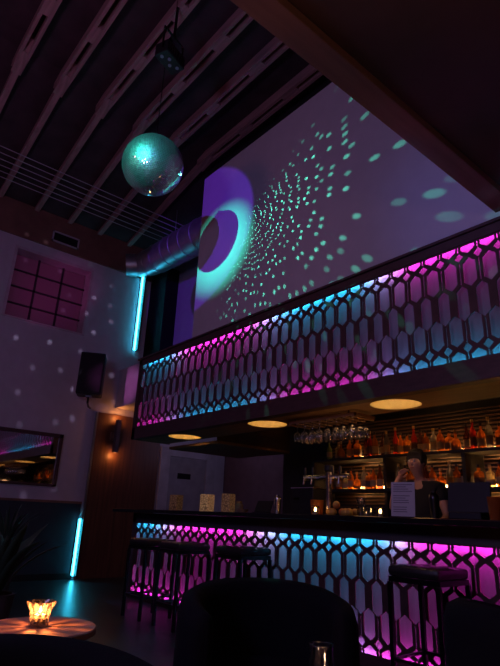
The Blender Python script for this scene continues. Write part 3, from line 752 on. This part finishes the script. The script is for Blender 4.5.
# candle table
TT = Z(-.40)
tb = thing('cocktail_table', 'small round cocktail table carrying the lit crystal candle', 'table', (-2.10, .80, 0))
bm = B(); lathe(bm, [(.185, TT-.03), (.205, TT-.02), (.205, TT-.004), (.201, TT)], 48); obj('tabletop', bm, M['tabletop'], tb, True)
bm = B(); lathe(bm, [(.025, .02), (.025, TT-.03)], 16); obj('pedestal', bm, M['gunmetal'], tb, True)
bm = B(); lathe(bm, [(.2, 0), (.2, .012), (.03, .025)], 32); obj('base', bm, M['gunmetal'], tb, True)
ch = thing('candle_holder', 'flared cut-glass candle holder with a burning candle', 'candle holder', (-2.10, .80, TT))
bm = B(); seg = 20
prof = [(.030, 0), (.034, .004), (.033, .03), (.040, .06), (.052, .082), (.050, .083), (.037, .06), (.029, .03), (.026, .008)]
rings = []
for j, (r, z) in enumerate(prof):
    rings.append([bm.verts.new((r*(1+.05*(k % 2)*(1 if .0 < z < .085 and j < 5 else 0))*math.cos(2*PI*k/seg), r*(1+.05*(k % 2)*(1 if j < 5 else 0))*math.sin(2*PI*k/seg), z)) for k in range(seg)])
for a, b in zip(rings, rings[1:]):
    for k in range(seg): bm.faces.new((a[k], a[(k+1) % seg], b[(k+1) % seg], b[k]))
bm.faces.new(rings[0][::-1]); bm.faces.new(rings[-1])
m, nt, out = new_mat('cut_crystal')
t_ = nt.nodes.new('ShaderNodeBsdfTransparent'); t_.inputs['Color'].default_value = (.85, .8, .74, 1)
g_ = nt.nodes.new('ShaderNodeBsdfGlossy'); g_.inputs['Roughness'].default_value = .12
tl = nt.nodes.new('ShaderNodeBsdfTranslucent'); tl.inputs['Color'].default_value = (.35, .31, .26, 1)
vo = nt.nodes.new('ShaderNodeTexVoronoi'); vo.inputs['Scale'].default_value = 95; tc = nt.nodes.new('ShaderNodeTexCoord'); nt.links.new(tc.outputs['Object'], vo.inputs['Vector'])
rp = nt.nodes.new('ShaderNodeValToRGB'); rp.color_ramp.elements[0].position = .34; rp.color_ramp.elements[1].position = .66; rp.color_ramp.elements[1].color = (.55, .55, .55, 1)
nt.links.new(vo.outputs['Distance'], rp.inputs['Fac'])
m1 = nt.nodes.new('ShaderNodeMixShader'); m1.inputs['Fac'].default_value = .45; nt.links.new(g_.outputs[0], m1.inputs[1]); nt.links.new(tl.outputs[0], m1.inputs[2])
m2 = nt.nodes.new('ShaderNodeMixShader'); nt.links.new(rp.outputs['Color'], m2.inputs['Fac']); nt.links.new(t_.outputs[0], m2.inputs[1]); nt.links.new(m1.outputs[0], m2.inputs[2])
nt.links.new(m2.outputs[0], out.inputs['Surface'])
obj('cut_glass_cup', bm, m, ch)
bm = B(); lathe(bm, [(.022, .009), (.022, .04)], 16); wx = obj('wax', bm, M['wax'], ch, True)
bm = B(); lathe(bm, [(.001, 0), (.0055, .006), (.004, .014), (.0005, .024)], 10, (0, 0, .044)); obj('flame', bm, EM('bright_flame', (1, .62, .24), 45), wx, True)
# tumbler on the nearest table
nb = thing('side_table', 'round table just below the view carrying a water glass', 'table', (-.80, .93, 0))
bm = B(); lathe(bm, [(.26, TT-.03), (.28, TT-.02), (.28, TT-.004), (.276, TT)], 48); obj('tabletop', bm, M['tabletop'], nb, True)
bm = B(); lathe(bm, [(.025, .02), (.025, TT-.03)], 16); obj('pedestal', bm, M['gunmetal'], nb, True)
bm = B(); lathe(bm, [(.2, 0), (.2, .012), (.03, .025)], 32); obj('base', bm, M['gunmetal'], nb, True)
tg = thing('water_glass', 'clear ribbed tumbler at the bottom edge of the view', 'glass', (-.955, 1.045, TT))
bm = B(); lathe(bm, [(.024, 0), (.028, .006), (.030, .09), (.026, .105), (.029, .125), (.027, .125), (.024, .105), (.027, .09), (.024, .012)], 28); obj('glass_body', bm, M['glassclear'], tg, True)
bm = B(); ring(bm, V(0, 0, .125), V(0, 0.0001, 1), .028, .0016); obj('rim', bm, M['glassclear'], tg, True)

# ------------------------------------------------------------------ plants at the left edge
def plant(lab, x, y, n, L, wd, hpot=.5, spread=.8):
    t = thing('potted_plant', lab, 'plant', (x, y, 0))
    bm = B(); lathe(bm, [(.11, 0), (.15, hpot*.9), (.16, hpot), (.135, hpot), (.13, hpot-.04)], 24); obj('pot', bm, M['pot'], t, True)
    bm = B()
    for k in range(n):
        a = 2.4*k+random.uniform(-.2, .2); e = random.uniform(.25, spread); l = L*random.uniform(.7, 1.1)
        pv = []
        for j in range(9):
            f = j/8; rr = .03+l*f*math.sin(e*(.5+.8*f)); zz = hpot-.03+l*f*math.cos(e*(.35+.9*f))
            w_ = wd*math.sin(PI*min(1, .12+.88*f))**.8 if f < 1 else .001
            c = V(rr*math.cos(a), rr*math.sin(a), zz); s = V(-math.sin(a), math.cos(a), 0)
            pv.append([bm.verts.new(c-s*w_), bm.verts.new(c+V(0, 0, -w_*.35)), bm.verts.new(c+s*w_)])
        for p, q in zip(pv, pv[1:]):
            bm.faces.new((p[0], p[1], q[1], q[0])); bm.faces.new((p[1], p[2], q[2], q[1]))
    lf = obj('leaves', bm, M['leaf'], t, 'all')
    sd = lf.modifiers.new('thick', 'SOLIDIFY'); sd.thickness = .002
    return t
plant('spiky dark potted plant below the wall mirror', -6.75, 2.04, 26, .50, .013, .72, .6)
plant('broad-leaved dark plant at the left edge of the view', -4.6, 1.37, 14, .62, .05, .50, .95)

# ------------------------------------------------------------------ bartender
def skin_body(name, verts, edges, radii, mat, parent=None, root=0, sub=2):
    me = bpy.data.meshes.new(name); me.from_pydata(verts, edges, [])
    o = bpy.data.objects.new(name, me); C.objects.link(o)
    md = o.modifiers.new('skin', 'SKIN'); md.use_smooth_shade = True
    sv = me.skin_vertices[0].data if me.skin_vertices else None
    if sv is None:
        bpy.context.view_layer.objects.active = o
        sv = me.skin_vertices.new().data if hasattr(me.skin_vertices, 'new') else None
    for i, r in enumerate(radii):
        r2 = r if isinstance(r, tuple) else (r, r)
        sv[i].radius = r2; sv[i].use_root = (i == root)
    o.modifiers.new('sub', 'SUBSURF').levels = sub; o.modifiers['sub'].render_levels = sub
    dg = bpy.context.evaluated_depsgraph_get()
    m2 = bpy.data.meshes.new_from_object(o.evaluated_get(dg))
    bpy.data.objects.remove(o)
    m2.polygons.foreach_set('use_smooth', [True]*len(m2.polygons))
    m2.materials.clear(); m2.materials.append(mat)
    q = bpy.data.objects.new(name, m2); C.objects.link(q)
    if parent: q.parent = parent
    return q
bt = thing('person', 'bartender in a black shirt behind the counter raising a hand to the face', 'person', (-3.12, 4.96, 0), 0)
# local frame: the figure faces -Y (towards the guests), its head bowed and turned a little
vs = []; ed = []; rd = []
def v(p, r, link=None):
    vs.append(p); rd.append(r); i = len(vs)-1
    if link is not None: ed.append((link, i))
    return i
pel = v((0, 0, .98), (.15, .11)); sp1 = v((0, 0, 1.12), (.14, .10), pel); sp2 = v((0, -.01, 1.30), (.165, .11), sp1); chs = v((0, -.01, 1.46), (.15, .10), sp2)
nk = v((0, -.025, 1.555), .058, chs); nk2 = v((0, -.05, 1.60), .052, nk); hd = v((0.0, -.088, 1.695), (.088, .105), nk2); hd2 = v((.0, -.080, 1.775), (.092, .11), hd)
for s in (-1, 1):
    hp = v((s*.10, 0, .90), .095, pel); kn = v((s*.11, -.02, .50), .062, hp); an = v((s*.115, .02, .09), .042, kn); ft = v((s*.13, -.13, .04), .038, an)
    sh_ = v((s*.19, 0, 1.47), .062, chs)
    if s < 0:     # arm raised, hand against the face
        el = v((-.27, -.16, 1.25), .043, sh_); wr = v((-.15, -.25, 1.49), .031, el); ha = v((-.11, -.235, 1.57), (.034, .02), wr)
        base = V(-.095, -.225, 1.61)
        for q in range(4):
            o_ = V(.010*q-.018, .012*q-.015, .0)
            f1 = v(tuple(base+o_), .0095, ha); f2 = v(tuple(base+o_+V(.022, .012, .034-.004*abs(q-1))), .0085, f1); v(tuple(base+o_+V(.05, .03, .046-.004*abs(q-1))), .0075, f2)
        th1 = v((-.085, -.20, 1.575), .011, ha); v((-.058, -.175, 1.60), .009, th1)
    else:         # other forearm resting low behind the counter
        el = v((.27, -.02, 1.20), .043, sh_); wr = v((.20, -.22, 1.06), .031, el); ha = v((.18, -.29, 1.05), (.036, .02), wr)
        for q in range(4):
            b0 = V(.155+.018*q, -.34, 1.045)
            f1 = v(tuple(b0), .0095, ha); f2 = v(tuple(b0+V(0, -.032, -.006)), .0085, f1); v(tuple(b0+V(0, -.055, -.022)), .0075, f2)
        th1 = v((.14, -.30, 1.04), .011, ha); v((.125, -.33, 1.03), .009, th1)
body = skin_body('body', vs, ed, rd, M['skin'], bt)
# face: nose, eyes, mouth, ears as details of the head; hair and clothes
hc = V(0, -.082, 1.735)
bm = B(); lathe(bm, [(.002, .0), (.014, -.035), (.011, -.042), (.002, -.046)], 10, (hc.x, hc.y-.094, hc.z)); obj('nose', bm, M['skin'], bt, 'all')
for s in (-1, 1):
    bm = B(); ball(bm, (hc.x+s*.030, hc.y-.086, hc.z), .011, 10, 8); obj('eye', bm, P('eye_white_%d' % (s+1), (.5, .48, .46), .3), bt, 'all')
    bm = B(); ball(bm, (hc.x+s*.079, hc.y+.005, hc.z-.01), .03, 10, 8, (.35, .7, 1)); obj('ear', bm, M['skin'], bt, 'all')
bm = B(); ball(bm, (hc.x, hc.y-.084, hc.z-.065), .02, 10, 8, (1.2, .4, .35)); obj('mouth', bm, P('lips', (.36, .12, .11), .5), bt, 'all')
bm = B()
ball(bm, (hc.x, hc.y+.012, hc.z+.03), .112, 22, 16, (.90, 1.0, .95))
for vv in list(bm.verts):
    if vv.co.y < hc.y-.045 and vv.co.z < hc.z+.075: vv.co.y = hc.y-.045
    vv.co += V(*(random.uniform(-.003, .003) for _ in range(3)))
obj('hair', bm, M['hair'], bt, 'all')
vs = [(0, 0, .96), (0, 0, 1.12), (0, -.01, 1.30), (0, -.01, 1.47), (-.19, 0, 1.475), (-.235, -.085, 1.355), (.19, 0, 1.475), (.235, -.01, 1.33), (0, -.025, 1.54)]
skin_body('shirt', vs, [(0, 1), (1, 2), (2, 3), (3, 4), (4, 5), (3, 6), (6, 7), (3, 8)], [(.175, .13), (.16, .12), (.185, .13), (.17, .12), .078, .066, .078, .066, .066], M['shirt'], bt)
vs = [(0, 0, .99), (-.10, 0, .90), (-.11, -.02, .50), (-.115, .02, .11), (.10, 0, .90), (.11, -.02, .50), (.115, .02, .11)]
skin_body('trousers', vs, [(0, 1), (1, 2), (2, 3), (0, 4), (4, 5), (5, 6)], [(.165, .125), .11, .078, .06, .11, .078, .06], M['jeans'], bt)
for s in (-1, 1):
    bm = B(); ball(bm, (s*.125, -.06, .045), .05, 14, 10, (.95, 2.4, .9)); obj('shoe', bm, M['black'], bt, 'all')

# ------------------------------------------------------------------ lights
def light(kind, name, loc, col, en, aim=None, size=None, blend=1., radius=.05):
    l = bpy.data.lights.new(name, kind); l.color = col; l.energy = en
    if kind == 'SPOT': l.spot_size = math.radians(size); l.spot_blend = blend
    if kind in ('SPOT', 'POINT'): l.shadow_soft_size = radius
    o = bpy.data.objects.new(name, l); C.objects.link(o); o.location = loc
    if aim is not None: o.rotation_euler = (Vector(aim)-Vector(loc)).to_track_quat('-Z', 'Y').to_euler()
    return o
SH1 = V(-5.82, 4.05, Z(3.99)); SH2 = V(-6.42, 4.05, Z(4.12))
LP1 = BALL+(BALL-SH1).normalized()*6.4; LP2 = BALL+(BALL-SH2).normalized()*6.0
light('SPOT', 'teal_pin_spot', LP1, (.03, .85, .58), 5200, SH1+V(.09, 0, -.16), 11.6, 1, .012)
light('SPOT', 'violet_pin_spot', LP2, (.20, .04, 1.0), 850, SH2+V(-.05, 0, .1), 18.5, .10, .02)

def reflection_standin(name, loc, d, pitch, eps, col, en, seed, soft=.6, side=None, grow=0., thin=0., cone=None, crowd=0.):
    """added point lamp standing in for what a mirror ball throws back: every tile, facing along its own normal, turns the beam d into one small patch of light"""
    o = light('POINT', name, loc, (1, 1, 1), en, radius=.004); l = o.data; l.use_nodes = True
    nt = l.node_tree; nt.nodes.clear(); N = nt.nodes.new; K = nt.links.new
    out = N('ShaderNodeOutputLight'); em = N('ShaderNodeEmission'); K(em.outputs[0], out.inputs['Surface'])
    em.inputs['Color'].default_value = tuple(col)+(1,)
    def mth(op, a, b=None, c=None):
        n = N('ShaderNodeMath'); n.operation = op
        for i, q in enumerate((a, b, c)):
            if q is None: continue
            if isinstance(q, (int, float)): n.inputs[i].default_value = q
            else: K(q, n.inputs[i])
        return n.outputs[0]
    def vec(op, a, b=None, s=None):
        n = N('ShaderNodeVectorMath'); n.operation = op
        for i, q in enumerate((a, b)):
            if q is None: continue
            if isinstance(q, (tuple, Vector)): n.inputs[i].default_value = tuple(q)
            else: K(q, n.inputs[i])
        if s is not None:
            if isinstance(s, (int, float)): n.inputs['Scale'].default_value = s
            else: K(s, n.inputs['Scale'])
        return n.outputs['Value'] if op in ('DOT_PRODUCT', 'LENGTH', 'DISTANCE') else n.outputs['Vector']
    ge = N('ShaderNodeNewGeometry'); r = ge.outputs['Incoming']
    d = Vector(d).normalized()
    n_ = vec('NORMALIZE', vec('SUBTRACT', r, d))
    sx = N('ShaderNodeSeparateXYZ'); K(n_, sx.inputs[0])
    lat = mth('ARCSINE', sx.outputs['Z']); lon = mth('ARCTAN2', sx.outputs['Y'], sx.outputs['X'])
    li = mth('ROUND', mth('DIVIDE', lat, pitch)); latc = mth('MULTIPLY', li, pitch)
    npr = mth('MAXIMUM', mth('ROUND', mth('MULTIPLY', mth('COSINE', latc), 2*PI/pitch)), 1.0)
    lp = mth('DIVIDE', 2*PI, npr)
    lj = mth('FLOOR', mth('DIVIDE', lon, lp)); lonc = mth('MULTIPLY', mth('ADD', lj, .5), lp)
    cmb = N('ShaderNodeCombineXYZ'); K(li, cmb.inputs[0]); K(lj, cmb.inputs[1]); cmb.inputs[2].default_value = seed
    wn = N('ShaderNodeTexWhiteNoise'); wn.noise_dimensions = '3D'; K(cmb.outputs[0], wn.inputs['Vector'])
    sw = N('ShaderNodeSeparateXYZ'); K(wn.outputs['Color'], sw.inputs[0])
    latj = mth('ADD', latc, mth('MULTIPLY', mth('SUBTRACT', sw.outputs['X'], .5), pitch*.35))
    lonj = mth('ADD', lonc, mth('MULTIPLY', mth('SUBTRACT', sw.outputs['Y'], .5), pitch*.5))
    cl = mth('COSINE', latj)
    nc = N('ShaderNodeCombineXYZ'); K(mth('MULTIPLY', cl, mth('COSINE', lonj)), nc.inputs[0]); K(mth('MULTIPLY', cl, mth('SINE', lonj)), nc.inputs[1]); K(mth('SINE', latj), nc.inputs[2])
    dn = vec('DOT_PRODUCT', nc.outputs[0], d)
    rc = vec('SUBTRACT', d, vec('SCALE', nc.outputs[0], None, mth('MULTIPLY', dn, 2.0)))
    dist = vec('DISTANCE', r, rc)
    mk = N('ShaderNodeMapRange'); mk.interpolation_type = 'SMOOTHSTEP'
    turn = vec('DISTANCE', rc, d)                     # how far the beam is turned aside
    size = mth('MULTIPLY_ADD', turn, grow, eps)       # the patch widens with it
    K(size, mk.inputs['From Min']); K(mth('MULTIPLY', size, soft), mk.inputs['From Max']); K(dist, mk.inputs['Value'])
    keep = mth('GREATER_THAN', sw.outputs['Z'], mth('MAXIMUM', mth('MULTIPLY_ADD', turn, -1.5, crowd), mth('MULTIPLY_ADD', turn, thin, .08)))
    lit = mth('MULTIPLY', mth('MULTIPLY', mk.outputs['Result'], keep), mth('MULTIPLY_ADD', sw.outputs['X'], .7, .3))
    if side is not None:                              # mask keeps the patches to one side of the beam
        sd = vec('DOT_PRODUCT', vec('NORMALIZE', vec('SUBTRACT', rc, vec('SCALE', d, None, vec('DOT_PRODUCT', rc, d)))), side)
        m2 = N('ShaderNodeMapRange'); m2.inputs['From Min'].default_value = .38; m2.inputs['From Max'].default_value = .66; K(sd, m2.inputs['Value'])
        lit = mth('MULTIPLY', lit, m2.outputs['Result'])
    if cone is not None:
        m3 = N('ShaderNodeMapRange'); m3.inputs['From Min'].default_value = .80; m3.inputs['From Max'].default_value = .88; K(vec('DOT_PRODUCT', r, cone), m3.inputs['Value'])
        lit = mth('MULTIPLY', lit, m3.outputs['Result'])
    K(lit, em.inputs['Strength'])
    return o
dd = (SH1-LP1).normalized()
tow = (V(-4.2, 4.05, Z(3.6))-BALL).normalized()
tgt = (V(-3.9, 4.05, Z(2.9))-BALL).normalized(); side = (tgt-dd*tgt.dot(dd)).normalized()
reflection_standin('mirror_ball_dots_standin', BALL+tow*(BR+.03), dd, .044, .0028, (.10, .90, .62), 220, 1.3, .6, side, .012, .30, None, .92)  # added lamp beside the ball imitates its reflected dots
tow = (V(XL, 2.4, Z(2.6))-BALL).normalized()
reflection_standin('mirror_ball_soft_dots_standin', BALL+tow*(BR+.03), (V(.2, .6, -.05)).normalized(), .060, .017, (.75, .62, 1), 200, 4.1, .1, None, 0., .15, (V(-1, -.06, -.35)).normalized())  # second added lamp, imitates softer dots on the left wall

light('POINT', 'lavender_fill', (-2.2, -1.6, Z(2.1)), (.48, .38, .95), 122, radius=.4)  # added fill without a fixture, lifts the walls in lavender
light('POINT', 'rose_fill', (-4.8, -.6, Z(3.6)), (1.0, .25, .34), 20, radius=.3)  # unseen fill added to redden the joists and header
light('POINT', 'amber_fill', (.2, .5, Z(1.4)), (1.0, .46, .28), 10, radius=.2)  # added warm fill for the soffit and edge beam
light('SPOT', 'blue_fill', (-1.9, 2.0, Z(2.3)), (.15, .22, 1.0), 14, (-1.9, 4.05, Z(2.9)), 60, 1, .05)  # unseen spot added to tint the white wall's lower right blue
light('SPOT', 'pink_window_fill', (-7.0, 1.0, Z(2.2)), (1.0, .12, .62), 75, (XL, 2.9, Z(3.9)), 24, 1, .05)  # added spot, turns the window reveal pink
light('SPOT', 'pink_bulkhead_fill', (-7.6, 1.4, Z(2.2)), (.9, .2, .8), 110, (-9.0, 4.47, Z(2.3)), 16, 1, .05)  # added spot standing in for pink spill on the bulkhead
light('POINT', 'back_bar_fill', (-3.6, 5.15, Z(1.4)), (1, .45, .16), 1.6, radius=.1)  # unseen warm ambient fill behind the bar
light('POINT', 'sconce_up', (XL+.14, 4.52, Z(1.72)), (1, .34, .08), 2.2, radius=.02)
light('POINT', 'sconce_down', (XL+.14, 4.52, Z(1.01)), (1, .34, .08), 2, radius=.02)
light('POINT', 'passage_fill', (-8.1, 6.2, Z(1.4)), (.55, .45, .9), 5, radius=.06)  # fill added to lighten the door area, no fitting here
light('POINT', 'soffit_bounce_fill', (-3.5, 4.35, Z(.55)), (1, .48, .18), 1.6, radius=.15)  # unseen lamp standing in for warm bounce under the canopy
# candle flame: rays of the cut glass are put into the lamp's strength
cl = light('POINT', 'candle_light', (-2.10, .80, TT+.074), (1, .50, .22), 11, radius=.002)
l = cl.data; l.use_nodes = True; nt = l.node_tree; nt.nodes.clear()
out = nt.nodes.new('ShaderNodeOutputLight'); em = nt.nodes.new('ShaderNodeEmission'); em.inputs['Color'].default_value = (1, .56, .32, 1); nt.links.new(em.outputs[0], out.inputs['Surface'])
ge = nt.nodes.new('ShaderNodeNewGeometry'); sx = nt.nodes.new('ShaderNodeSeparateXYZ'); nt.links.new(ge.outputs['Incoming'], sx.inputs[0])
at = nt.nodes.new('ShaderNodeMath'); at.operation = 'ARCTAN2'; nt.links.new(sx.outputs['Y'], at.inputs[0]); nt.links.new(sx.outputs['X'], at.inputs[1])
mu = nt.nodes.new('ShaderNodeMath'); mu.operation = 'MULTIPLY'; mu.inputs[1].default_value = 9; nt.links.new(at.outputs[0], mu.inputs[0])
cs = nt.nodes.new('ShaderNodeMath'); cs.operation = 'COSINE'; nt.links.new(mu.outputs[0], cs.inputs[0])
ma = nt.nodes.new('ShaderNodeMath'); ma.operation = 'MULTIPLY_ADD'; ma.inputs[1].default_value = .48; ma.inputs[2].default_value = .52; nt.links.new(cs.outputs[0], ma.inputs[0])
nt.links.new(ma.outputs[0], em.inputs['Strength'])

light('POINT', 'water_glass_fill', (-.72, .98, TT+.07), (1, .55, .28), .5, radius=.006)  # added lamp for glints on the water glass, no candle stands here
w = bpy.data.worlds.new('dim'); bpy.context.scene.world = w; w.use_nodes = True
w.node_tree.nodes['Background'].inputs['Color'].default_value = (.03, .015, .035, 1); w.node_tree.nodes['Background'].inputs['Strength'].default_value = .3

# ------------------------------------------------------------------ camera
f, yaw, pitch, roll = 520.4403, math.radians(39.48979), math.radians(19.51658), math.radians(2.41525)
fw = V(-math.cos(yaw)*math.cos(pitch), math.sin(yaw)*math.cos(pitch), math.sin(pitch))
r0 = V(math.sin(yaw), math.cos(yaw), 0); u0 = r0.cross(fw)
c, s = math.cos(roll), math.sin(roll)
rr, uu = c*r0+s*u0, -s*r0+c*u0
cam = bpy.data.cameras.new('camera'); co = bpy.data.objects.new('camera', cam); C.objects.link(co)
mt = Matrix((rr, uu, -fw)).transposed().to_4x4(); mt.translation = V(0, 0, E); co.matrix_world = mt
cam.sensor_fit = 'VERTICAL'; cam.sensor_height = 36; cam.lens = 36*f/666; cam.clip_start = .02
sc = bpy.context.scene; sc.camera = co
sc.view_settings.view_transform = 'Standard'; sc.view_settings.look = 'None'; sc.view_settings.gamma = 1; sc.view_settings.exposure = 0
sc.cycles.use_denoising = True; sc.cycles.sample_clamp_indirect = 3; sc.cycles.max_bounces = 6
sc.cycles.caustics_reflective = False; sc.cycles.caustics_refractive = False
